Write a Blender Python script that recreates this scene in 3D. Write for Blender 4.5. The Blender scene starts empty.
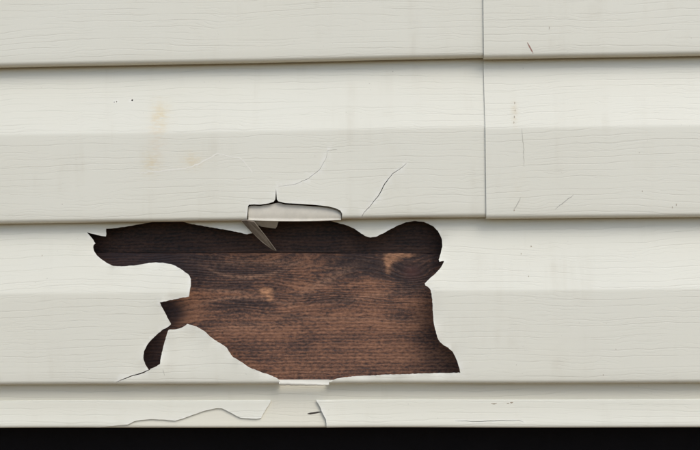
import bpy, math, random
from mathutils import Vector, Euler, Matrix
from mathutils.geometry import delaunay_2d_cdt

random.seed(7)
scene = bpy.context.scene
R = math.radians

# ------------------------------------------------------------------ camera
CAM_Z = 0.385                      # height of the lens above the ground
F_MM, SENSOR = 50.0, 36.0
DIST = 0.787 + 0.012
YAW, PITCH, ROLL = R(2.4), R(0.0), R(-0.62)
cam_rot = Matrix.Rotation(YAW, 3, 'Z') @ Matrix.Rotation(R(90) + PITCH, 3, 'X') @ Matrix.Rotation(ROLL, 3, 'Z')
fwd = cam_rot @ Vector((0, 0, -1))
cam_loc = Vector((0, -0.012, CAM_Z)) - fwd * (DIST - 0.012)
cd = bpy.data.cameras.new('camera')
cd.lens, cd.sensor_width, cd.clip_start, cd.clip_end = F_MM, SENSOR, 0.01, 2000
cam = bpy.data.objects.new('camera', cd)
scene.collection.objects.link(cam)
cam.matrix_world = Matrix.Translation(cam_loc) @ cam_rot.to_4x4()
scene.camera = cam
FPX = 700 * F_MM / SENSOR


def at(px, py, Y=0.0):
    """direction of a photo pixel, met with the wall-parallel plane y = Y -> (x, z)"""
    d = cam_rot @ Vector(((px - 350) / FPX, -(py - 225) / FPX, -1.0))
    k = (Y - cam_loc.y) / d.y
    p = cam_loc + d * k
    return p.x, p.z


MM = 0.001
PX = 0.00081                        # about one photo pixel on the wall, in metres

# ------------------------------------------------------------------ sky and sun (bright overcast day)
SUN_EL, SUN_AZ = R(50), R(36)       # azimuth measured from straight-out-of-the-wall towards the right
world = bpy.data.worlds.new('World')
scene.world = world
world.use_nodes = True
wn = world.node_tree
sky = wn.nodes.new('ShaderNodeTexSky')
sky.sky_type = 'NISHITA'
sky.sun_disc = False
sky.sun_elevation = SUN_EL
sky.sun_rotation = math.pi - SUN_AZ
sky.air_density = 1.0
sky.dust_density = 1.7
sky.ozone_density = 1.0
bg = wn.nodes['Background']
bg.inputs['Strength'].default_value = 0.13
wn.links.new(sky.outputs[0], bg.inputs['Color'])
sl = bpy.data.lights.new('sun', 'SUN')
sl.energy = 1.2
sl.angle = R(34)
sl.color = (1.0, 0.98, 0.94)
sun = bpy.data.objects.new('sun', sl)
scene.collection.objects.link(sun)
to_sun = Vector((math.sin(SUN_AZ) * math.cos(SUN_EL), -math.cos(SUN_AZ) * math.cos(SUN_EL), math.sin(SUN_EL)))
sun.rotation_euler = to_sun.to_track_quat('Z', 'Y').to_euler()
sun.location = (0.6, -3, 3)
vs = scene.view_settings
vs.view_transform = 'Standard'
vs.look = 'None'
vs.gamma = 1.0
vs.use_curve_mapping = False
vs.exposure = 0.65


# ------------------------------------------------------------------ shader helpers
class NT:
    def __init__(s, name):
        s.m = bpy.data.materials.new(name)
        s.m.use_nodes = True
        s.t = s.m.node_tree
        s.bsdf = s.t.nodes['Principled BSDF']

    def node(s, kind, **kw):
        n = s.t.nodes.new(kind)
        for k, v in kw.items():
            setattr(n, k, v)
        return n

    def put(s, sock, v):
        if v is None:
            return
        if isinstance(v, bpy.types.NodeSocket):
            s.t.links.new(v, sock)
        else:
            sock.default_value = v

    def math(s, op, a, b=None, c=None, clamp=False):
        n = s.node('ShaderNodeMath', operation=op, use_clamp=clamp)
        for i, v in enumerate((a, b, c)):
            s.put(n.inputs[i], v)
        return n.outputs[0]

    def xy(s, layer='UVMap'):
        u = s.node('ShaderNodeUVMap', uv_map=layer)
        sep = s.node('ShaderNodeSeparateXYZ')
        s.t.links.new(u.outputs[0], sep.inputs[0])
        return sep.outputs[0], sep.outputs[1]

    def vec(s, x, y, z=0.0):
        n = s.node('ShaderNodeCombineXYZ')
        for i, v in enumerate((x, y, z)):
            s.put(n.inputs[i], v)
        return n.outputs[0]

    def noise(s, v, scale=1.0, detail=2.0, rough=0.5, dist=0.0):
        n = s.node('ShaderNodeTexNoise')
        s.t.links.new(v, n.inputs['Vector'])
        n.inputs['Scale'].default_value = scale
        n.inputs['Detail'].default_value = detail
        n.inputs['Roughness'].default_value = rough
        n.inputs['Distortion'].default_value = dist
        return n.outputs['Fac']

    def ramp(s, f, lo, hi, a=0.0, b=1.0, smooth=True):
        n = s.node('ShaderNodeMapRange', interpolation_type='SMOOTHSTEP' if smooth else 'LINEAR')
        s.put(n.inputs['Value'], f)
        s.put(n.inputs['From Min'], lo)
        s.put(n.inputs['From Max'], hi)
        s.put(n.inputs['To Min'], a)
        s.put(n.inputs['To Max'], b)
        return n.outputs['Result']

    def mix(s, f, a, b, mode='MIX'):
        n = s.node('ShaderNodeMix', data_type='RGBA', blend_type=mode)
        s.put(n.inputs[0], f)
        s.put(n.inputs[6], a if isinstance(a, bpy.types.NodeSocket) else (*a, 1))
        s.put(n.inputs[7], b if isinstance(b, bpy.types.NodeSocket) else (*b, 1))
        return n.outputs[2]

    def blob(s, x, y, cx, cy, rx, ry):
        """soft elliptical patch 0..1"""
        a = s.math('MULTIPLY', s.math('SUBTRACT', x, cx), 1 / rx)
        b = s.math('MULTIPLY', s.math('SUBTRACT', y, cy), 1 / ry)
        r2 = s.math('ADD', s.math('MULTIPLY', a, a), s.math('MULTIPLY', b, b))
        return s.math('POWER', 2.71828, s.math('MULTIPLY', r2, -1.0))


def vinyl_material(name, seed, stains=(), base=(0.700, 0.680, 0.572)):
    """off-white extruded vinyl with an embossed cedar grain; UV is metres along / down the sheet"""
    s = NT(name)
    x, y = s.xy()
    x = s.math('ADD', x, seed * 3.17)
    wob = s.math('SUBTRACT', s.noise(s.vec(s.math('MULTIPLY', x, 6), s.math('MULTIPLY', y, 18), seed), 1, 1.6, .5), .5)
    wob2 = s.math('SUBTRACT', s.noise(s.vec(s.math('MULTIPLY', x, 40), s.math('MULTIPLY', y, 60), seed + 4), 1, 2, .5), .5)
    ph = s.math('ADD', s.math('MULTIPLY', y, 190), s.math('ADD', s.math('MULTIPLY', wob, 3.6), s.math('MULTIPLY', wob2, .65)))

    def lines(ph, width, mask_scale, lo, hi, sd):
        f = s.math('FRACT', ph)
        g = s.math('ABSOLUTE', s.math('SUBTRACT', f, .5))
        ln = s.ramp(g, 0.0, width, 1.0, 0.0)
        mk = s.ramp(s.noise(s.vec(s.math('MULTIPLY', x, mask_scale), s.math('MULTIPLY', y, 120), sd), 1, 2, .6), lo, hi)
        return s.math('MULTIPLY', ln, mk)
    l1 = lines(ph, .13, 9, .38, .60, seed + 1)
    ph2 = s.math('ADD', s.math('MULTIPLY', ph, 1.9), s.math('MULTIPLY', wob2, 2.4))
    l2 = lines(ph2, .20, 16, .42, .66, seed + 9)
    fine = s.noise(s.vec(s.math('MULTIPLY', x, 55), s.math('MULTIPLY', y, 850), seed), 1, 2, .6)
    groove = s.math('ADD', l1, s.math('MULTIPLY', l2, .55), clamp=True)
    h = s.math('ADD', s.math('MULTIPLY', groove, -1.0), s.math('MULTIPLY', fine, .22))
    bump = s.node('ShaderNodeBump')
    bump.inputs['Strength'].default_value = .34
    bump.inputs['Distance'].default_value = .00016
    s.put(bump.inputs['Height'], h)
    s.put(s.bsdf.inputs['Normal'], bump.outputs[0])
    blotch = s.noise(s.vec(s.math('MULTIPLY', x, 7), s.math('MULTIPLY', y, 9), seed + 2), 1, 4, .55)
    col = s.mix(s.ramp(blotch, .3, .75, 0, .30), base, (base[0] * .96, base[1] * .94, base[2] * .90))
    run = s.noise(s.vec(s.math('MULTIPLY', x, 55), s.math('MULTIPLY', y, 5), seed + 12), 1, 4, .6)
    dirt = s.noise(s.vec(s.math('MULTIPLY', x, 14), s.math('MULTIPLY', y, 26), seed + 13), 1, 6, .68)
    col = s.mix(s.math('MULTIPLY', s.ramp(run, .48, .75), s.ramp(dirt, .40, .72, 0, .30)), col, (.50, .45, .34))
    col = s.mix(s.math('MULTIPLY', groove, .14), col, (0.30, 0.28, 0.23))
    sp = s.noise(s.vec(s.math('MULTIPLY', x, 420), s.math('MULTIPLY', y, 420), seed + 5), 1, 1.5, .5)
    spm = s.noise(s.vec(s.math('MULTIPLY', x, 20), s.math('MULTIPLY', y, 20), seed + 6), 1, 2, .5)
    speck = s.math('MULTIPLY', s.ramp(sp, .735, .79), s.ramp(spm, .45, .65))
    col = s.mix(s.math('MULTIPLY', speck, .45), col, (0.20, 0.16, 0.11))
    for (cx, cy, rx, ry, amt, c) in stains:
        b = s.blob(x, y, cx + seed * 3.17, cy, rx, ry)
        nz = s.noise(s.vec(s.math('MULTIPLY', x, 150), s.math('MULTIPLY', y, 420), cx * 50), 1, 4, .65)
        col = s.mix(s.math('MULTIPLY', s.math('MULTIPLY', b, s.ramp(nz, .30, .70)), amt), col, c)
    tn = s.node('ShaderNodeAttribute', attribute_name='torn')
    tz = s.noise(s.vec(s.math('MULTIPLY', x, 260), s.math('MULTIPLY', y, 260), seed + 15), 1, 3, .6)
    col = s.mix(s.math('MULTIPLY', s.math('POWER', tn.outputs['Fac'], 1.6), s.ramp(tz, .35, .65, .10, .55)), col, (.82, .80, .73))
    s.put(s.bsdf.inputs['Base Color'], col)
    s.put(s.bsdf.inputs['Roughness'], s.ramp(blotch, .2, .8, .42, .58))
    s.bsdf.inputs['Specular IOR Level'].default_value = .38
    return s.m


def plain(name, col, rough=.6, var=.12, scale=60, spec=.4, bump=0.0):
    s = NT(name)
    tc = s.node('ShaderNodeTexCoord')
    n = s.noise(tc.outputs['Object'], scale, 5, .6)
    dark = tuple(c * (1 - var * 2) for c in col)
    s.put(s.bsdf.inputs['Base Color'], s.mix(n, dark, tuple(min(1, c * (1 + var)) for c in col)))
    s.bsdf.inputs['Roughness'].default_value = rough
    s.bsdf.inputs['Specular IOR Level'].default_value = spec
    if bump:
        b = s.node('ShaderNodeBump')
        b.inputs['Strength'].default_value = .6
        b.inputs['Distance'].default_value = bump
        s.put(b.inputs['Height'], n)
        s.put(s.bsdf.inputs['Normal'], b.outputs[0])
    return s.m


def wood_material(name, seed, dark=1.0, knots=True):
    """dark stained softwood; UV is world metres on the board face"""
    s = NT(name)
    x, y = s.xy()
    k1, k2 = at(409, 272, .014), at(266, 291, .014)
    up = at(350, 318, .014)[1]
    figure = s.ramp(y, up - .022, up + .016) if knots else 0.3
    wv = s.math('SUBTRACT', s.noise(s.vec(s.math('MULTIPLY', x, 8.5), s.math('MULTIPLY', y, 26), seed), 1, 2, .5), .5)
    w = s.math('MULTIPLY', s.math('MULTIPLY', wv, figure), .030)
    small = s.math('MULTIPLY', s.math('SUBTRACT', s.noise(s.vec(s.math('MULTIPLY', x, 30), s.math('MULTIPLY', y, 160), seed + 1), 1, 3, .6), .5), .0035)
    yy = s.math('ADD', y, s.math('ADD', w, small))
    b1 = b2 = 0.0
    if knots:
        b1 = s.blob(x, y, k1[0], k1[1], 24 * PX, 17 * PX)
        b2 = s.blob(x, y, k2[0], k2[1], 46 * PX, 15 * PX)
        # the rings run round the knots
        yy = s.math('ADD', yy, s.math('MULTIPLY', b1, .011))
        side = s.math('MULTIPLY', s.math('SUBTRACT', y, k2[1]), s.math('MULTIPLY', b2, -.55))
        yy = s.math('ADD', yy, side)
    ring = s.math('SINE', s.math('MULTIPLY', yy, 2 * math.pi / .0030))
    broad = s.noise(s.vec(s.math('MULTIPLY', x, 7), s.math('MULTIPLY', yy, 85), seed + 2), 1, 5, .62)
    patch = s.noise(s.vec(s.math('MULTIPLY', x, 22), s.math('MULTIPLY', yy, 55), seed + 7), 1, 5, .62, .6)
    fibre = s.noise(s.vec(s.math('MULTIPLY', x, 90), s.math('MULTIPLY', yy, 1150), seed + 3), 1, 3, .65)
    mott = s.noise(s.vec(s.math('MULTIPLY', x, 300), s.math('MULTIPLY', y, 560), seed + 8), 1, 4, .68)
    tone = s.math('ADD', s.math('MULTIPLY', ring, .045), s.math('ADD', s.math('MULTIPLY', s.math('SUBTRACT', broad, .5), s.math('ADD', s.math('MULTIPLY', figure, .35), .42)), .345))
    pa = s.math('ADD', s.math('MULTIPLY', figure, .62), .48)
    tone = s.math('ADD', tone, s.math('MULTIPLY', s.math('SUBTRACT', patch, .5), pa))
    tone = s.math('ADD', tone, s.math('MULTIPLY', s.math('SUBTRACT', fibre, .5), .32))
    tone = s.math('ADD', tone, s.math('MULTIPLY', s.math('SUBTRACT', mott, .5), .95))
    if knots:
        tone = s.math('SUBTRACT', tone, s.math('MULTIPLY', b1, .34))
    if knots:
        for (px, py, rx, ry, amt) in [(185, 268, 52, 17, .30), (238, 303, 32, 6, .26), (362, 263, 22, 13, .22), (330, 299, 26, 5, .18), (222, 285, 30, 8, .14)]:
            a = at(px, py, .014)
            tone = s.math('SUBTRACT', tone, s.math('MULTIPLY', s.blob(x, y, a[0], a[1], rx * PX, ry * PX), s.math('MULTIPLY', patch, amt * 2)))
    cr = s.node('ShaderNodeValToRGB')
    s.put(cr.inputs[0], tone)
    stops = [(0.02, (.026, .016, .015)), (.22, (.066, .037, .028)), (.38, (.168, .080, .047)),
             (.58, (.290, .140, .078)), (.85, (.44, .245, .140))]
    el = cr.color_ramp.elements
    el[0].position, el[0].color = stops[0][0], (*stops[0][1], 1)
    el[1].position, el[1].color = stops[-1][0], (*stops[-1][1], 1)
    for p, c in stops[1:-1]:
        e = el.new(p)
        e.color = (*c, 1)
    col = cr.outputs[0]
    if knots:
        a = at(391, 258, .014)
        nz = s.ramp(s.math('ADD', s.math('MULTIPLY', fibre, .5), s.math('MULTIPLY', mott, .5)), .36, .62, .30, 1)
        rag = s.math('MULTIPLY', s.math('SUBTRACT', s.noise(s.vec(s.math('MULTIPLY', x, 160), s.math('MULTIPLY', y, 330), 5.5), 1, 4, .65), .5), 1.3)
        t1 = s.blob(x, y, a[0], a[1], 9 * PX, 5.5 * PX)
        a = at(404, 255, .014)
        t1 = s.math('ADD', t1, s.blob(x, y, a[0], a[1], 14 * PX, 2.4 * PX), clamp=True)
        a = at(388, 267, .014)
        t1 = s.math('ADD', t1, s.math('MULTIPLY', s.blob(x, y, a[0], a[1], 4 * PX, 9 * PX), .7), clamp=True)
        col = s.mix(s.math('MULTIPLY', s.math('MULTIPLY', s.ramp(s.math('ADD', t1, rag), .15, 1.0), nz), .95), col, (.50, .25, .13))
        t2 = s.blob(x, y, k2[0], k2[1], 8 * PX, 4.5 * PX)
        a = at(270, 299, .014)
        t2 = s.math('ADD', t2, s.math('MULTIPLY', s.blob(x, y, a[0], a[1], 4 * PX, 5 * PX), .6), clamp=True)
        col = s.mix(s.math('MULTIPLY', s.math('MULTIPLY', s.ramp(s.math('ADD', t2, rag), .15, 1.0), nz), .9), col, (.52, .26, .13))
        t3 = s.blob(x, y, k1[0] + 3 * PX, k1[1], 9 * PX, 7 * PX)
        col = s.mix(s.math('MULTIPLY', t3, .45), col, (.12, .045, .035))
    if knots:
        # pale curving early-wood streaks
        for (xc, yc, b_, a_, half, thick, amt) in [(247, 277.5, 0, -.0058, 40, 1.7, .60), (228, 291, .05, 0, 36, 1.3, .40), (243, 296.8, 0, .0038, 44, 1.6, .50),
                                                   (325, 281, -.52, .001, 34, 5.0, .34), (268, 262, .03, .0012, 60, 3.5, .28), (245, 327, -.05, .001, 50, 5, .22),
                                                   (372, 296, -.14, .0, 50, 3.0, .22), (330, 318, .03, .0, 90, 2.2, .25)]:
            c = at(xc, yc, .014)
            dx = s.math('SUBTRACT', x, c[0])
            yl = s.math('SUBTRACT', s.math('SUBTRACT', y, c[1]), s.math('MULTIPLY', dx, -b_))
            yl = s.math('SUBTRACT', yl, s.math('MULTIPLY', s.math('MULTIPLY', dx, dx), -a_ / PX))
            yl = s.math('ADD', yl, s.math('MULTIPLY', small, .8))
            m = s.blob(dx, yl, 0, 0, half * PX, thick * PX)
            col = s.mix(s.math('MULTIPLY', s.math('MULTIPLY', m, s.ramp(mott, .34, .62, .2, 1)), amt), col, (.42, .235, .145))
        dk = None  # shade behind the siding at the hole's left, painted into the board
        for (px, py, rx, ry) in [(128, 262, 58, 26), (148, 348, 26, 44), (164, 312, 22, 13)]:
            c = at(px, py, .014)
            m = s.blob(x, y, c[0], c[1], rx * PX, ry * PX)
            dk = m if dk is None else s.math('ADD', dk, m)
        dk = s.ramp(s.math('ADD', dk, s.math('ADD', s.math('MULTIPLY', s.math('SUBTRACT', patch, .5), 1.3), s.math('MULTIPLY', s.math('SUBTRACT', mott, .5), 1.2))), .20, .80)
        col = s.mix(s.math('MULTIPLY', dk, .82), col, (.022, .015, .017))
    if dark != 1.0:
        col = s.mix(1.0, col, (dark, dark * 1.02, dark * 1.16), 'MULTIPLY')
    s.put(s.bsdf.inputs['Base Color'], col)
    s.bsdf.inputs['Roughness'].default_value = .62
    s.bsdf.inputs['Specular IOR Level'].default_value = .30
    b = s.node('ShaderNodeBump')
    b.inputs['Strength'].default_value = .7
    b.inputs['Distance'].default_value = .0004
    s.put(b.inputs['Height'], s.math('ADD', s.math('MULTIPLY', fibre, .8), s.math('MULTIPLY', ring, .25)))
    s.put(s.bsdf.inputs['Normal'], b.outputs[0])
    return s.m


# ------------------------------------------------------------------ object helpers
def link(o):
    scene.collection.objects.link(o)
    return o


def thing(name, loc, label, cat, group=None):
    o = link(bpy.data.objects.new(name, None))
    o.location = loc
    o.empty_display_size = .05
    o['label'], o['category'], o['kind'] = label, cat, 'thing'
    if group:
        o['group'] = group
    return o


def world_origin(o):
    v = Vector((0, 0, 0))
    while o is not None:
        v += o.location
        o = o.parent
    return v


def mesh_object(name, verts, faces, mat, parent=None, uvs=None, smooth=None):
    org = world_origin(parent)
    me = bpy.data.meshes.new(name)
    me.from_pydata([tuple(Vector(v) - org) for v in verts], [], faces)
    if uvs is not None:
        lay = me.uv_layers.new(name='UVMap')
        for l in me.loops:
            lay.data[l.index].uv = uvs[l.vertex_index]
    if smooth is not None:
        me.polygons.foreach_set('use_smooth', smooth)
    me.materials.append(mat)
    me.update()
    o = link(bpy.data.objects.new(name, me))
    o.parent = parent
    return o


def warp(x, z):
    """slight unevenness of the whole hung wall, metres out of plane"""
    return (.55 * math.sin(x * 7.1 + 1.3) * math.sin(z * 9 + .4) + .30 * math.sin(x * 17.3 + z * 5 + 2.0)
            + .12 * math.sin(x * 41 + z * 13)) * MM


class Profile:
    """cross-section polyline (depth out of the wall, height) read from its top end to its bottom end"""

    def __init__(s, pts, off=0.0):
        s.p = [(d + off, z) for d, z in pts]
        s.v = [0.0]
        for (a, b), (c, d) in zip(s.p, s.p[1:]):
            s.v.append(s.v[-1] + math.hypot(c - a, d - b))
        # visible front stretch: until the outermost point of the butt
        s.front = max(i for i in range(len(s.p)) if s.p[i][1] > min(q[1] for q in s.p) + 1e-5)

    def at_v(s, v):
        v = max(0, min(s.v[-1], v))
        for i in range(len(s.v) - 1):
            if v <= s.v[i + 1] + 1e-12:
                t = (v - s.v[i]) / (s.v[i + 1] - s.v[i])
                a, b = s.p[i], s.p[i + 1]
                return a[0] + (b[0] - a[0]) * t, a[1] + (b[1] - a[1]) * t
        return s.p[-1]

    def normal(s, v):
        a, b = s.at_v(v - .0006), s.at_v(v + .0006)
        t = (b[0] - a[0], b[1] - a[1])
        n = math.hypot(*t) or 1
        return -t[1] / n, t[0] / n      # (out of wall, up)

    def v_of_z(s, z):
        """arc position on the front stretch at height z; below the butt it runs off the end"""
        last = 0
        for i in range(len(s.p) - 1):
            a, b = s.p[i], s.p[i + 1]
            if a[1] <= b[1]:
                if i > 2:
                    break
                continue
            last = i + 1
            if a[1] >= z >= b[1]:
                return s.v[i] + (a[1] - z) / (a[1] - b[1]) * (s.v[i + 1] - s.v[i])
        if z > s.p[0][1]:
            return 0.0
        return s.v[-1] + .01

    def pix(s, px, py):
        """photo pixel -> (x, v) on this sheet"""
        d = .010
        for _ in range(6):
            x, z = at(px, py, -d)
            d = s.at_v(min(s.v_of_z(z), s.v[-1]))[0]
        return x, s.v_of_z(z)


def inside(pt, poly):
    x, y = pt
    c = False
    j = len(poly) - 1
    for i in range(len(poly)):
        xi, yi = poly[i]
        xj, yj = poly[j]
        if (yi > y) != (yj > y) and x < (xj - xi) * (y - yi) / (yj - yi) + xi:
            c = not c
        j = i
    return c


def sheet(name, prof, x0, x1, mat, parent, cuts=(), thick=1.1 * MM, dz=None, lift=None, fine=None):
    """extruded sheet with real thickness along x; 'cuts' are polygons in (x, v) that are cut away"""
    S = 100.0
    xs = [x0, x1]
    fx0, fx1 = fine or (-.31, .31)
    if x1 > fx0 and x0 < fx1:
        n = int((min(x1, fx1) - max(x0, fx0)) / .006)
        a, b = max(x0, fx0), min(x1, fx1)
        xs += [a + (b - a) * i / n for i in range(n + 1)]
    k = x0
    while k < x1:
        if not fx0 < k < fx1:
            xs.append(k)
        k += .06
    xs = sorted(set(round(q, 6) for q in xs))
    xs = [q for i, q in enumerate(xs) if i == 0 or q - xs[i - 1] > 1e-4 or q == x1]
    rows = sorted(set(prof.v))
    verts, edges, faces = [], [], []
    for v in rows:
        b = len(verts)
        verts += [Vector((q * S, v * S)) for q in xs]
        edges += [(b + i, b + i + 1) for i in range(len(xs) - 1)]
    nx = len(xs)
    for c in (0, nx - 1):
        edges += [(r * nx + c, (r + 1) * nx + c) for r in range(len(rows) - 1)]
    for poly in cuts:
        b = len(verts)
        verts += [Vector((q[0] * S, q[1] * S)) for q in poly]
        edges += [(b + i, b + (i + 1) % len(poly)) for i in range(len(poly))]
    ov, oe, of, *_ = delaunay_2d_cdt(verts, edges, [], 0, 1e-5)
    P = [(v.x / S, v.y / S) for v in ov]
    tris = []
    vmax = prof.v[-1]
    for f in of:
        cx = sum(P[i][0] for i in f) / len(f)
        cy = sum(P[i][1] for i in f) / len(f)
        if not (x0 - 1e-7 < cx < x1 + 1e-7 and -1e-7 < cy < vmax + 1e-7):
            continue
        if any(inside((cx, cy), poly) for poly in cuts):
            continue
        a, b, c = [P[i] for i in f[:3]]
        area = (b[0] - a[0]) * (c[1] - a[1]) - (c[0] - a[0]) * (b[1] - a[1])
        if abs(area) < 1e-12:
            continue
        f = list(f)
        if area > 0:                  # v runs downwards: front faces look out of the wall
            f.reverse()
        tris.append(f)
    used = sorted(set(i for f in tris for i in f))
    idx = {u: i for i, u in enumerate(used)}
    front, back, uv = [], [], []
    for u in used:
        x, v = P[u]
        d, z = prof.at_v(v)
        nd, nz = prof.normal(v)
        if dz:
            z += dz(x)
        d += warp(x, z)
        if lift:
            d += lift(x, v, z)
        front.append((x, -d, z))
        back.append((x, -(d - nd * thick), z - nz * thick))
        uv.append((x, v))
    n = len(front)
    F = [[idx[i] for i in f] for f in tris]
    count = {}
    for f in F:
        for a, b in zip(f, f[1:] + f[:1]):
            count[(a, b)] = 1
    V = front + back
    UV = uv + uv
    faces = F + [[i + n for i in reversed(f)] for f in F]
    sm = [True] * len(faces)
    for (a, b) in count:
        if (b, a) not in count:
            k = len(V)
            V += [front[a], front[b], back[b], back[a]]
            UV += [uv[a], uv[b], uv[b], uv[a]]
            faces.append([k + 3, k + 2, k + 1, k])
            sm.append(False)
    torn = set()
    for (a, b) in count:
        if (b, a) not in count:
            for k in (a, b):
                x, v = uv[k]
                if x0 + 1e-5 < x < x1 - 1e-5 and 1e-5 < v < vmax - 1e-5:
                    torn.add(k)
    o = mesh_object(name, V, faces, mat, parent, UV, sm)
    at_ = o.data.attributes.new('torn', 'FLOAT', 'POINT')
    for k in torn:
        at_.data[k].value = 1.0
    return o


def ribbon_poly(pts, widths, closed_tip=True):
    """polyline in (x, v) with a width at each point -> thin closed polygon"""
    L, Rr = [], []
    for i, (x, y) in enumerate(pts):
        a = pts[max(0, i - 1)]
        b = pts[min(len(pts) - 1, i + 1)]
        tx, ty = b[0] - a[0], b[1] - a[1]
        n = math.hypot(tx, ty) or 1
        w = widths[i] / 2
        L.append((x - ty / n * w, y + tx / n * w))
        Rr.append((x + ty / n * w, y - tx / n * w))
    return L + Rr[::-1]


def resample(pts, step=2.0, jit=.35):
    """add points along a traced line so that it wanders a little, as a split does"""
    out = []
    for (a, b) in zip(pts, pts[1:]):
        n = max(1, int(math.dist(a, b) / step))
        for i in range(n):
            t = i / n
            j = jit if i else 0
            out.append((a[0] + (b[0] - a[0]) * t + random.uniform(-j, j), a[1] + (b[1] - a[1]) * t + random.uniform(-j, j)))
    out.append(pts[-1])
    return out


def crack(prof, pts, wmax, wend=.15, jit=.3, peak=.5):
    q = resample(pts, 3, jit)
    n = len(q) - 1
    ws = []
    for i in range(n + 1):
        t = i / n
        e = (t / peak) if t < peak else (1 - t) / (1 - peak)
        ws.append((wend + (wmax - wend) * max(0, e) ** .7 * random.uniform(.75, 1.1)) * PX)
    return ribbon_poly([prof.pix(*p) for p in q], ws)


def mark(name, prof, pts, wmax, mat, parent, wend=.2, jit=.3, proud=.06 * MM, dz=None):
    """a scratch, rub or painted shadow lying on the sheet's surface"""
    q = resample(pts, 2.5, jit)
    n = len(q) - 1
    V, F = [], []
    pv = [prof.pix(*p) for p in q]
    for i in range(n + 1):
        t = i / n
        w = (wend + (wmax - wend) * (4 * t * (1 - t)) ** .6 * random.uniform(.55, 1.15)) * PX / 2
        a, b = pv[max(0, i - 1)], pv[min(n, i + 1)]
        tx, ty = b[0] - a[0], b[1] - a[1]
        k = math.hypot(tx, ty) or 1
        for sgn in (-1, 1):
            x, v = pv[i][0] - sgn * ty / k * w, pv[i][1] + sgn * tx / k * w
            d, z = prof.at_v(v)
            nd, nz = prof.normal(v)
            if dz:
                z += dz(x)
            d += warp(x, z)
            V.append((x, -(d + nd * proud), z + nz * proud))
    for i in range(n):
        F.append((2 * i, 2 * i + 1, 2 * i + 3, 2 * i + 2))
    return mesh_object(name, V, F, mat, parent)


# ------------------------------------------------------------------ heights of the courses, read off the photograph
FACE = 12.2 * MM                    # how far the flat face of a course stands out from the boards


def butt_z(py):
    return at(350, py, -FACE)[1]


Z1, Z2, Z3 = butt_z(60.2), butt_z(219.6), butt_z(384.6)
H = Z2 - Z3
Z_BOTTOM = at(350, 429.0, -9 * MM)[1]
X0, X1 = -2.4, 2.4


def course_profile(zt, zb, off=0.0, stop=None, tuck=.011, slot=True, bend=1.32):
    F = FACE / MM
    h = zt - zb
    pts = [(2.0 * MM, zt + tuck), (2.0 * MM, zt + tuck * .3)]
    ramp = .425
    N = 14
    for i in range(N + 1):
        u = i / N
        d = 2.1 + (F - 2.7) * (0.12 * u + .88 * (u ** bend))
        pts.append((d * MM, zt - h * ramp * u))
    # soft crease, then the flat face
    z0 = zt - h * ramp
    pts += [((F - .44) * MM, z0 - .0008), ((F - .33) * MM, z0 - .0018), ((F - .27) * MM, z0 - .0032)]
    fe = zb + .0040
    M = 9
    for i in range(1, M + 1):
        u = i / M
        pts.append(((F - .27 + .37 * u) * MM, z0 - .0032 + (fe - z0 + .0032) * u))
    r = .0040
    cx, cz = (F + .10) * MM - r, fe
    for i in range(1, 7):
        a = R(90) * i / 6
        pts.append((cx + r * math.cos(a), cz - r * math.sin(a)))
    pts += [((6.2 if slot else 5.6) * MM, zb + .0002), (6.0 * MM, zb + .0005), (5.8 * MM, zb + .0012), (5.8 * MM, zb + .0034)] if slot else \
           [(6.2 * MM, zb + .0001), (5.0 * MM, zb + .0002), (4.0 * MM, zb + .0005), (3.7 * MM, zb + .0010), (3.7 * MM, zb + .0022)]
    if stop is not None:
        keep = [p for p in pts if p[1] > stop]
        i = len(keep)
        a, b = pts[i - 1], pts[i]
        t = (a[1] - stop) / (a[1] - b[1])
        keep.append((a[0] + (b[0] - a[0]) * t, stop))
        q = keep[-1][0]
        keep += [(q - .05 * MM, stop - .0008), (q - .35 * MM, stop - .0016), (q - 1.0 * MM, stop - .0023), (q - 2.0 * MM, stop - .0026)]
        pts = keep
    return Profile(pts, off)


def dz_left(x):
    return (.55 * math.sin(x * 6 + .6) + .2 * math.sin(x * 19)) * MM


def dz_right(x):
    return (-.75 + .35 * math.sin(x * 8 + 2.2)) * MM


def dz_low(x):
    return (.30 * math.sin(x * 7 + 2.6) + .15 * math.sin(x * 23 + 1)) * MM


# ------------------------------------------------------------------ ground, foundation, boards
M_ground = plain('gravelly_soil', (.175, .108, .045), .95, .25, 45, .2, .004)
M_found = plain('shaded_foundation', (.0075, .0065, .0072), .85, .25, 40, .12, .001)  # shade below the siding put into the foundation's near-black colour
g = 400
N = 1
gv = [(-g, -g, 0), (g, -g, 0), (g, g, 0), (-g, g, 0)]
o = mesh_object('ground', gv, [(0, 1, 2, 3)], M_ground)
o['kind'] = 'structure'


def box(x0, x1, y0, y1, z0, z1):
    v = [(x, y, z) for x in (x0, x1) for y in (y0, y1) for z in (z0, z1)]
    f = [(0, 1, 3, 2), (4, 6, 7, 5), (0, 4, 5, 1), (2, 3, 7, 6), (0, 2, 6, 4), (1, 5, 7, 3)]
    return v, f


v, f = box(X0, X1, .035, .30, -.05, Z_BOTTOM + .004)
o = mesh_object('foundation_wall', v, f, M_found)
o['label'], o['category'] = 'foundation coloured black for the deep shade under the bottom edge of the siding', 'foundation'
o['kind'] = 'thing'

sheath = thing('board_sheathing', (0, .015, Z_BOTTOM + .005),
               'dark brown stained wood boards showing through the hole in the siding', 'wood boards')
WY = .014                           # furring holds the boards this far behind the siding
z_joint = at(330, 253.2, WY)[1]
plank_h = .1385
plank_tops = [z_joint + plank_h * k for k in range(-1, 4)]


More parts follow.
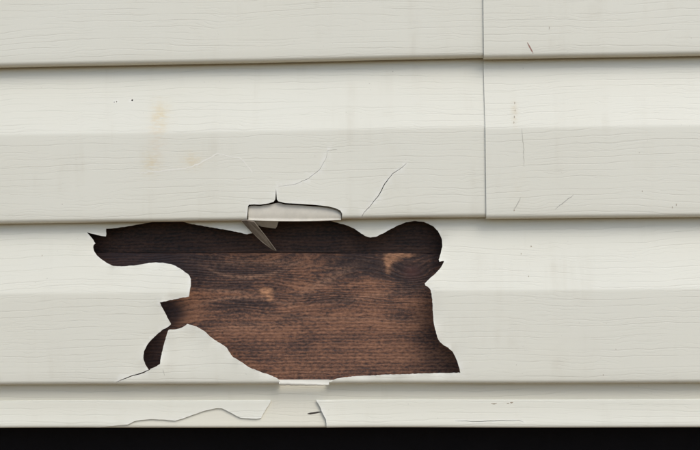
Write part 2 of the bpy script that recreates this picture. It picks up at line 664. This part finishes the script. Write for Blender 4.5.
def plank(z0, z1, y, mat, skew=0.0, name='plank', e=.0002):
    """board with eased long edges and a slightly rough lower arris"""
    xs = [X0] + [-.32 + i * .02 for i in range(33)] + [X1]
    ring = [(0.0 + e * .7, 'b', 0), (0.0, 'b', e), (0.0, 't', -e), (e * .7, 't', 0), (.019, 't', 0), (.019, 'b', 0)]
    V, UV, F = [], [], []
    for x in xs:
        for d, w, dz in ring:
            z = (z0 if w == 'b' else z1) + dz + skew * x + (random.uniform(-.25, .25) * MM if w == 't' else 0)
            V.append((x, y + d + warp(x, z) * .2, z))
            UV.append((x, z))
    k = len(ring)
    for i in range(len(xs) - 1):
        for j in range(k):
            a, b = i * k + j, i * k + (j + 1) % k
            F.append((a, a + k, b + k, b))
    F.append(tuple(range(k)))
    F.append(tuple((len(xs) - 1) * k + j for j in reversed(range(k))))
    return mesh_object(name, V, F, mat, sheath, UV)


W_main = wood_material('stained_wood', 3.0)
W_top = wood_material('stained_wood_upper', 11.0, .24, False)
sk = (at(440, 253.4)[1] - at(200, 253.2)[1]) / (at(440, 253.4)[0] - at(200, 253.2)[0])
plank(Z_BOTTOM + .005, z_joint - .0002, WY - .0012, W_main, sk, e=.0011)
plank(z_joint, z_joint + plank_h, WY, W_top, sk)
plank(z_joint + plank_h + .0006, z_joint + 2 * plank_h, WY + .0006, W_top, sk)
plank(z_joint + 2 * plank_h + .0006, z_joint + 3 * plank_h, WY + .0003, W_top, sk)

# ------------------------------------------------------------------ marks and paints
M_pale = plain('whitened_scratch', (.78, .75, .65), .7, .04, 900)
M_grey = plain('grey_hairline', (.42, .40, .34), .8, .1, 900)
M_faint = plain('faint_hairline', (.50, .48, .40), .8, .1, 900)
M_red = plain('reddish_scrape', (.34, .19, .15), .8, .15, 900)
M_brown = plain('brown_dirt_spot', (.38, .32, .23), .9, .2, 900)

# ------------------------------------------------------------------ upper siding: two panels meeting at the seam
pA = course_profile(Z1 + H * .985, Z1)
pB = course_profile(Z1, Z2)
LAP = 1.35 * MM
pAr = course_profile(Z1 + H * .985, Z1, LAP)
pBr = course_profile(Z1, Z2, LAP)
xs_top = at(483.4, 30, -FACE)[0]
xs_bot = at(485.6, 215, -FACE)[0]
x_seam = (xs_top + xs_bot) / 2

stB = []
for (px, py, rx, ry, amt, c) in [(160, 116, 9, 15, .60, (.64, .50, .25)), (151, 163, 9, 11, .50, (.62, .49, .25)),
                                 (192, 160, 10, 8, .50, (.64, .50, .27)), (157, 140, 8, 20, .35, (.66, .52, .36)),
                                 (178, 160, 45, 14, .12, (.66, .60, .48))]:
    x, v = pB.pix(px, py)
    stB.append((x, v, rx * PX, ry * PX, amt, c))
V_left_up = vinyl_material('vinyl_left_upper', 0.0)
V_left = vinyl_material('vinyl_left_lower', 1.0, stB)
V_right_up = vinyl_material('vinyl_right_upper', 2.0)
stR = []
for (px, py, rx, ry, amt, c) in [(514.5, 112, 3, 14, .45, (.55, .44, .26)), (518, 190, 8, 20, .15, (.55, .46, .30))]:
    x, v = pBr.pix(px, py)
    stR.append((x, v, rx * PX, ry * PX, amt, c))
V_right = vinyl_material('vinyl_right_lower', 3.0, stR)
V_low = vinyl_material('vinyl_holed', 4.0)
V_foot = vinyl_material('vinyl_yellowed', 5.0, (), (.670, .638, .520))
V_trim = vinyl_material('vinyl_trim', 6.0)
V_inner = plain('vinyl_inner', (.60, .57, .475), .5, .05, 120)
V_hem = plain('vinyl_hem', (.60, .555, .455), .5, .10, 160)
V_edge = plain('vinyl_torn', (.185, .150, .110), .8, .25, 260)
V_edge2 = plain('vinyl_torn_pale', (.34, .30, .23), .6, .12, 260)

left = thing('siding_panel', (-1.0, 0, Z2), 'cracked cream vinyl siding panel left of the vertical seam, chipped just above the hole', 'siding panel',
             'vinyl siding panels on the wall')
right = thing('siding_panel', (1.2, 0, Z2), 'cream vinyl siding panel right of the vertical seam, lapped over its cracked neighbour', 'siding panel',
              'vinyl siding panels on the wall')
low = thing('siding_panel', (0, 0, Z_BOTTOM), 'cream vinyl siding panel with a large jagged hole torn through it', 'siding panel',
            'vinyl siding panels on the wall')

# chip broken out of the lower edge of the left panel, with the split running up from it
chip_px = [(247.2, 230), (246.8, 219), (247.3, 214), (248.0, 206), (249.0, 204.5), (254, 204.2), (260, 204.5), (268.3, 203.3), (273.6, 201.7),
           (275.2, 199.5), (275.6, 195), (276.0, 188.2), (276.6, 195), (277.0, 199.6), (278.4, 201.2), (285, 203), (298.3, 203.8), (315, 205), (328, 206.5),
           (336, 208.6), (340.4, 211), (342.2, 214), (342, 217.5), (340.5, 220), (340, 230)]


def poly_on(prof, px):
    out = []
    for p in px:
        x, v = prof.pix(*p)
        out.append((x, min(v, prof.v[-1] + .004)))
    return out


def chip_on(prof):
    return poly_on(prof, chip_px)


cutsB = [chip_on(pB)]
cutsB.append(crack(pB, [(361.5, 218.5), (364, 213), (370, 207), (378, 197), (385, 184), (392.4, 174.4), (400, 169.6), (406.4, 164)], .80, .2, .25, .55))
cutsB.append(crack(pB, [(278, 186.8), (296, 184), (308.7, 178.5), (319.7, 169.6), (326, 158.6), (327.8, 150.5)], .34, .10, .2))


def spot(prof, px, py, r):
    return [(lambda c: (c[0] + math.cos(a) * r * PX * random.uniform(.8, 1.2), c[1] + math.sin(a) * r * PX * random.uniform(.8, 1.2)))(prof.pix(px, py))
            for a in [i * math.tau / 9 for i in range(9)]]


cutsB.append(spot(pB, 132.3, 100, 1.0))
cutsB.append(spot(pB, 114.2, 102, .5))
cutsB.append(spot(pB, 116.6, 101.6, .5))


def lift_left(x, v, z):
    # the torn lip stands a little proud round the chip
    a, vv = pB.pix(300, 206)
    return .7 * MM * math.exp(-((x - a) / .05) ** 2 - ((v - vv) / .02) ** 2)


xl = x_seam + .024
sheet('course', pA, X0, xl, V_left_up, left, dz=dz_left)
cB = sheet('course', pB, X0, xl, V_left, left, cuts=cutsB, dz=dz_left, lift=lift_left)
mark('scratch', pB, [(132.6, 173.2), (151, 171.8), (180, 169), (192.3, 166.5), (205, 160), (217.5, 153), (230, 156.4), (241, 158.6), (250.5, 169.6), (264.6, 187)],
     1.25, M_pale, cB, .4, .6, dz=dz_left)
mark('scratch', pB, [(326.6, 151.2), (337, 149.6)], .5, M_faint, cB, dz=dz_left)

cAr = sheet('course', pAr, x_seam, X1, V_right_up, right, dz=dz_right)
cBr = sheet('course', pBr, x_seam + .0006, X1, V_right, right, dz=dz_right)
mark('scrape', pAr, [(527.3, 41.6), (529.3, 45.2), (530.6, 47.6), (533.2, 52.6)], 1.3, M_red, cAr, .5, .3, dz=dz_right)
mark('scrape', pBr, [(573.5, 193.5), (566, 199.5), (560, 204), (555, 208.5)], .9, M_grey, cBr, .2, .4, dz=dz_right)
mark('scrape', pBr, [(520.5, 196), (517.5, 203), (514, 209)], 1.1, M_faint, cBr, .3, .4, dz=dz_right)
mark('scrape', pBr, [(522, 127), (523.5, 146), (524, 166)], .7, M_faint, cBr, .15, .4, dz=dz_right)
for px, py, w, l in [(514.6, 102, 1.5, 2.4), (514.2, 116, 1.1, 2.6), (513.8, 121.5, 1.0, 2.2), (515, 109.5, .6, 2), (514, 209.3, 1.3, 2), (642, 190, .8, 1.6),
                     (672, 206, .9, 2), (676, 203.5, .6, 2.5), (549, 27, .5, 3)]:
    pr, ob = (pAr, cAr) if py < 55 else (pBr, cBr)
    mark('dirt_spot', pr, [(px, py - l / 2), (px + .3, py), (px, py + l / 2)], w, M_brown, ob, .3, .2, dz=dz_right)

# inner hem of the left panel, laid bare where its lip is chipped off
def flange(name, pxl, pxr, ytop, ybot_l, ybot_r, d_top, d_bot, parent, mat, lip0=1.4, n=24, bow=0.0, taper=0.0):
    V, F = [], []
    cols = []
    for i in range(n + 1):
        t = i / n
        px = pxl + (pxr - pxl) * t
        lip = lip0 - taper * t ** 1.5
        yb = ybot_l + (ybot_r - ybot_l) * t + bow * 4 * t * (1 - t) + random.uniform(-.22, .22) * (taper > 0)
        col = []
        K = 7
        for k in range(K + 1):
            u = k / K
            d = d_top + (d_bot - d_top) * (math.sin(math.pi * u * .82) if bow else u ** 1.7)
            yt = ytop(px) if callable(ytop) else ytop
            x, z = at(px, yt + (yb - yt) * u, -d)
            col.append((x, -d - warp(x, z), z))
        x, z = at(px, yb, -d_bot)
        w = warp(x, z)
        col.append((x, -d_bot - w - .0004, z - .0003))
        col.append((x, -d_bot - w - .0004, z - lip * PX))
        col.append((x, -d_bot - w + .0016, z - lip * PX - .0002))
        col.append((x, -d_bot - w + .0018, z - .0002))
        cols.append(col)
    m = len(cols[0])
    for c in cols:
        V += c
    for i in range(n):
        for j in range(m - 1):
            a = i * m + j
            F.append((a, a + 1, a + m + 1, a + m))
    return mesh_object(name, V, F, mat, parent, smooth=[True] * len(F))


def hem_top(px):
    q = [p for p in chip_px[3:-2] if not 273 < p[0] < 278.2]
    for a, b in zip(q, q[1:]):
        if a[0] <= px <= b[0]:
            return a[1] + (b[1] - a[1]) * (px - a[0]) / (b[0] - a[0]) + 1.5
    return (q[0][1] if px < q[0][0] else q[-1][1] - 3) + 1.5


flange('hem', 248.4, 341.0, hem_top, 219.2, 218.9, 9.4 * MM, 10.4 * MM, left, V_hem, 1.2, n=48, bow=1.1)


def shard(name, outline, parent, mat, thick=1.0 * MM):
    """outline: (px, py, depth) corners of a torn piece"""
    fr = []
    for px, py, d in outline:
        x, z = at(px, py, -d)
        fr.append(Vector((x, -d, z)))
    nrm = (fr[1] - fr[0]).cross(fr[2] - fr[0]).normalized()
    if nrm.y > 0:
        nrm = -nrm
    bk = [p - nrm * thick for p in fr]
    n = len(fr)
    V = fr + bk
    F = [tuple(range(n)), tuple(reversed(range(n, 2 * n)))] + [(i + n, (i + 1) % n + n, (i + 1) % n, i) for i in range(n)]
    return mesh_object(name, V, F, mat, parent)


shard('torn_shard', [(241.5, 220.8, .0118), (247, 220.6, .0132), (254, 222.0, .0120), (259.0, 228.5, .0082), (265.5, 236.6, .0030), (276.2, 251, -.0040),
                     (273.0, 250.2, -.0042), (262.5, 242.6, .0010), (252, 232.6, .0064), (245.5, 225.8, .0090)], left, V_edge)
shard('torn_shard', [(252, 221.0, .0098), (278.5, 221.5, .0098), (277, 226.5, .0070), (275.5, 228.6, .0052), (268, 227.4, .0054), (261, 226.6, .0060)], left, V_edge2)

# ------------------------------------------------------------------ lower panel with the hole
pC = course_profile(Z2, Z3, slot=False)
pD = course_profile(Z3, Z3 - H, stop=Z_BOTTOM + .0026, tuck=.0020, bend=2.3)
hole_px = [(86.5, 232.6), (93, 234.2), (99, 235.8), (105.5, 236.8), (105.9, 229.0), (116, 228.4), (126, 227), (136, 225), (150, 222.6), (165, 220), (178, 220.5),
           (186, 222.8), (196, 225), (206, 226.6), (215, 228.2), (230, 230.6), (240, 232.6), (247, 234.4), (253, 233), (258, 226), (262, 218), (280, 216), (318, 216),
           (328, 220.8), (336, 222.6), (345, 225), (354, 228.8), (361, 233.8), (366, 236.6), (370.5, 237.8), (376, 237.0), (386, 232), (397, 226), (406, 222.4), (414, 221),
           (424, 222), (432, 225.6), (438, 231), (441.8, 238.5), (442.4, 247), (440.6, 254), (438.8, 259.4), (439.4, 261.8), (444.2, 261.0), (442.6, 264.5), (439.5, 269.3),
           (434, 275), (429, 279.4), (424.8, 283.6), (425.4, 285.6), (428.6, 287.6), (430.8, 290.5), (432.4, 299.6), (432.6, 310), (433.4, 319), (435, 329), (437.4, 337.5),
           (440, 342), (444, 345.4), (448.4, 347.8), (452, 351), (455, 356), (457.2, 361), (459, 367), (460.4, 372.8), (452, 373.0), (440, 373.2), (420, 373.9), (400, 374.8),
           (385, 375), (370, 376.2), (356, 376.6), (345, 377.6), (337, 379), (332.5, 381.2), (329, 382.6), (326.8, 385.0), (324.5, 386.2), (323.5, 398), (281.6, 398),
           (281.2, 384.5), (279.6, 380.6), (277, 378.6), (272, 376.2), (268, 374.7), (264, 373.6), (258, 371), (252, 369), (247, 366.4), (242, 362.4), (237.5, 359.7), (233, 357.5),
           (230.8, 355), (228.6, 351.8), (226.6, 348), (224, 346), (219.5, 343.2), (214, 340.2), (208.5, 335.6), (204, 331.6), (200.5, 329.6), (196, 327), (191.5, 325.4),
           (187, 324.3), (184.6, 326.2), (181, 328.2), (177, 329.4), (172, 330.0), (168.4, 330.1), (166.2, 336), (164, 343), (162.2, 351), (160.8, 358.5), (160.2, 364.2),
           (155, 367.2), (148.6, 370.2), (146.0, 366.5), (143.4, 359.5), (143.8, 352), (147.2, 345), (151.6, 339.6), (157, 334.4), (163, 329.6), (168.8, 326.4),
           (170.6, 324.6), (168, 319.5), (165.4, 314.5), (162.4, 308.5), (160.0, 302.6), (168, 300.8), (178, 298.8), (188.8, 296.7), (189.8, 291), (190.8, 286),
           (190.8, 279), (189.6, 276), (187, 273.2), (184, 271), (180, 268.4), (176, 266.2), (171, 264.3), (163, 262.9), (156, 262.7), (149, 263.2), (142, 264.6), (135, 265.8), (127, 266.4),
           (118, 266.6), (112, 265.8), (106, 262.9), (101, 259.4), (96.5, 255.4), (93.7, 251.3), (92.9, 247.5), (93.4, 245.4), (95.2, 243.8), (93.2, 240.2), (89.8, 236)]
hole_px = resample(hole_px + hole_px[:1], 1.8, .26)[:-1]
cutsC = [poly_on(pC, hole_px)]
HOLE = list(cutsC[0])
cutsC.append(crack(pC, [(150.4, 369.6), (140, 374), (130, 376.8), (121, 380.4), (116, 382.6)], 1.25, .5, .25, .25))


def lift_low(x, v, z):
    # the two torn tongues curl slightly out, the pointed flap below the hole sits back
    e = 0.0
    hx, hv = x, v
    dm = min(((hx - q[0]) ** 2 + (hv - q[1]) ** 2) for q in HOLE)
    if dm < .0004:
        w = math.exp(-math.sqrt(dm) / .0035)
        e += MM * w * (.15 + .55 * math.sin(x * 95 + 1.1) * math.cos(v * 120) + .35 * math.sin(x * 310 + v * 240) - .25)
    for px, py, r, a in [(175, 275, .022, 1.0), (426, 284, .012, .8), (190, 335, .020, -1.6), (163, 350, .010, -.5), (372, 236, .010, -.3), (124, 380, .01, .5)]:
        cx, cz = at(px, py, -FACE)
        e += a * MM * math.exp(-((x - cx) ** 2 + (z - cz) ** 2) / (r * r))
    return e


cC = sheet('course', pC, X0, X1, V_low, low, cuts=cutsC, dz=dz_low, lift=lift_low)
cD = sheet('course', pD, X0, X1, V_foot, low, dz=dz_low)
flange('hem', 279, 329, 379.4, 381.6, 383.9, 10.6 * MM, 11.7 * MM, low, V_inner, 3.3, taper=2.2)
for px, py, w, l in [(531, 246, 1.3, 1.6), (521, 253.5, .8, 1.6), (528.5, 276, 1.1, 1.6), (603, 374.5, .8, 1.6), (42, 256, .7, 1.5),
                     (119.5, 380.8, 2.2, 2.6)]:
    mark('dirt_spot', pC, [(px, py - l / 2), (px + .3, py), (px - .1, py + l / 2)], w, M_brown, cC, .3, .2, dz=dz_low)
mark('scratch', pC, [(162.5, 368.5), (163.5, 371.5), (164.8, 376)], .7, M_faint, cC, .2, .2, dz=dz_low)

# ------------------------------------------------------------------ broken finishing strip along the bottom
z_lip = at(350, 402.2, -9.2 * MM)[1]


def trim_profile():
    b = Z_BOTTOM + .0004
    t = z_lip

    def back(z):
        return pD.at_v(pD.v_of_z(z))[0]
    g = 1.45 * MM
    pts = [(back(t + .0014) + 1.0 * MM, t + .0010), (back(t) + 1.2 * MM, t + .0008), (back(t) + g - .15 * MM, t + .0002), (back(t - .001) + g, t - .0008)]
    for i in range(1, 9):
        z = t - .0008 + (b + .0030 - t + .0008) * i / 8
        pts.append((back(z) + g, z))
    e = pts[-1][0]
    pts += [(e - .05 * MM, b + .0018), (e - .30 * MM, b + .0010), (e - .80 * MM, b + .0003), (e - 1.4 * MM, b)]
    return Profile(pts)


pT = trim_profile()
cut_left = [(60, 440), (90, 428.6), (128, 424.8), (134, 421.6), (141, 420.2), (150, 419.4), (165, 419.8), (175, 420.8), (183, 418.6), (192, 415.2), (202, 411.6), (210, 409.6),
            (217, 408.2), (222, 408.4), (229, 411.8), (236, 415.6), (240.5, 417.8), (249, 418.4), (257, 418.8), (261.2, 418.0), (263, 414.2), (266.5, 408.2), (270.2, 402.6), (271, 395),
            (300, 390), (300, 440)]
left_trim = thing('trim_strip', (-1.2, 0, Z_BOTTOM), 'cream trim strip along the bottom with a long chipped lower edge, left of the gap', 'trim strip',
                  'broken trim strips along the bottom edge')
sheet('strip', pT, X0, at(274, 410, -.009)[0], V_trim, left_trim, cuts=[poly_on(pT, [(p[0], p[1]) for p in resample(cut_left[1:-2], 3, .2)] +
                                                                             [(300, 396), (300, 440), (60, 440)])], thick=.9 * MM, dz=dz_low)
right_trim = thing('trim_strip', (1.2, 0, Z_BOTTOM), 'cream trim strip along the bottom with a pointed broken end, right of the gap', 'trim strip',
                   'broken trim strips along the bottom edge')
cut_right = [(316.2, 398), (317.0, 401.6), (318.6, 404), (320.6, 407.6), (321.8, 411.2), (323.8, 415.2), (326, 419.2), (326.6, 424), (327, 440), (300, 440), (300, 398)]


def lift_right(x, v, z):
    cx, cz = at(321, 411, -.009)
    return .9 * MM * math.exp(-((x - cx) / .012) ** 2)


rt = sheet('strip', pT, at(305, 410, -.009)[0], X1, V_trim, right_trim, cuts=[poly_on(pT, cut_right),
           crack(pT, [(455, 420.8), (480, 421.4), (500, 420.2), (519, 419.8), (524, 422)], .9, .2, .3)], thick=.9 * MM, dz=dz_low, lift=lift_right)
for px, py, w, l in [(494, 403.4, 1.4, 3), (508, 403, 1.2, 1.4), (511.5, 402.2, 1.5, 1.6)]:
    mark('dirt_spot', pT, [(px - l, py), (px, py + .2), (px + l, py - .3)], w, M_brown, rt, .3, .2, dz=dz_low)
mark('tip_shadow', pD, [(307.5, 413.9), (313, 413.2), (318, 412.4), (321.5, 412)], 2.2, plain('painted_shadow', (.05, .04, .03), .9), cD, .5, .1, dz=dz_low)  # painted shadow in the gap under the right strip's lifted tip

# ------------------------------------------------------------------ siding higher up the same wall
zt = Z1 + H * .985
high = thing('siding_panel', (0, 0, zt), 'plain uncracked cream vinyl siding panel higher up, above the seamed row', 'siding panel', 'vinyl siding panels on the wall')
sheet('course', course_profile(zt + H, zt), X0, X1, V_left_up, high, fine=(9, 10))
sheet('course', course_profile(zt + 2 * H, zt + H), X0, X1, V_left, high, fine=(9, 10))
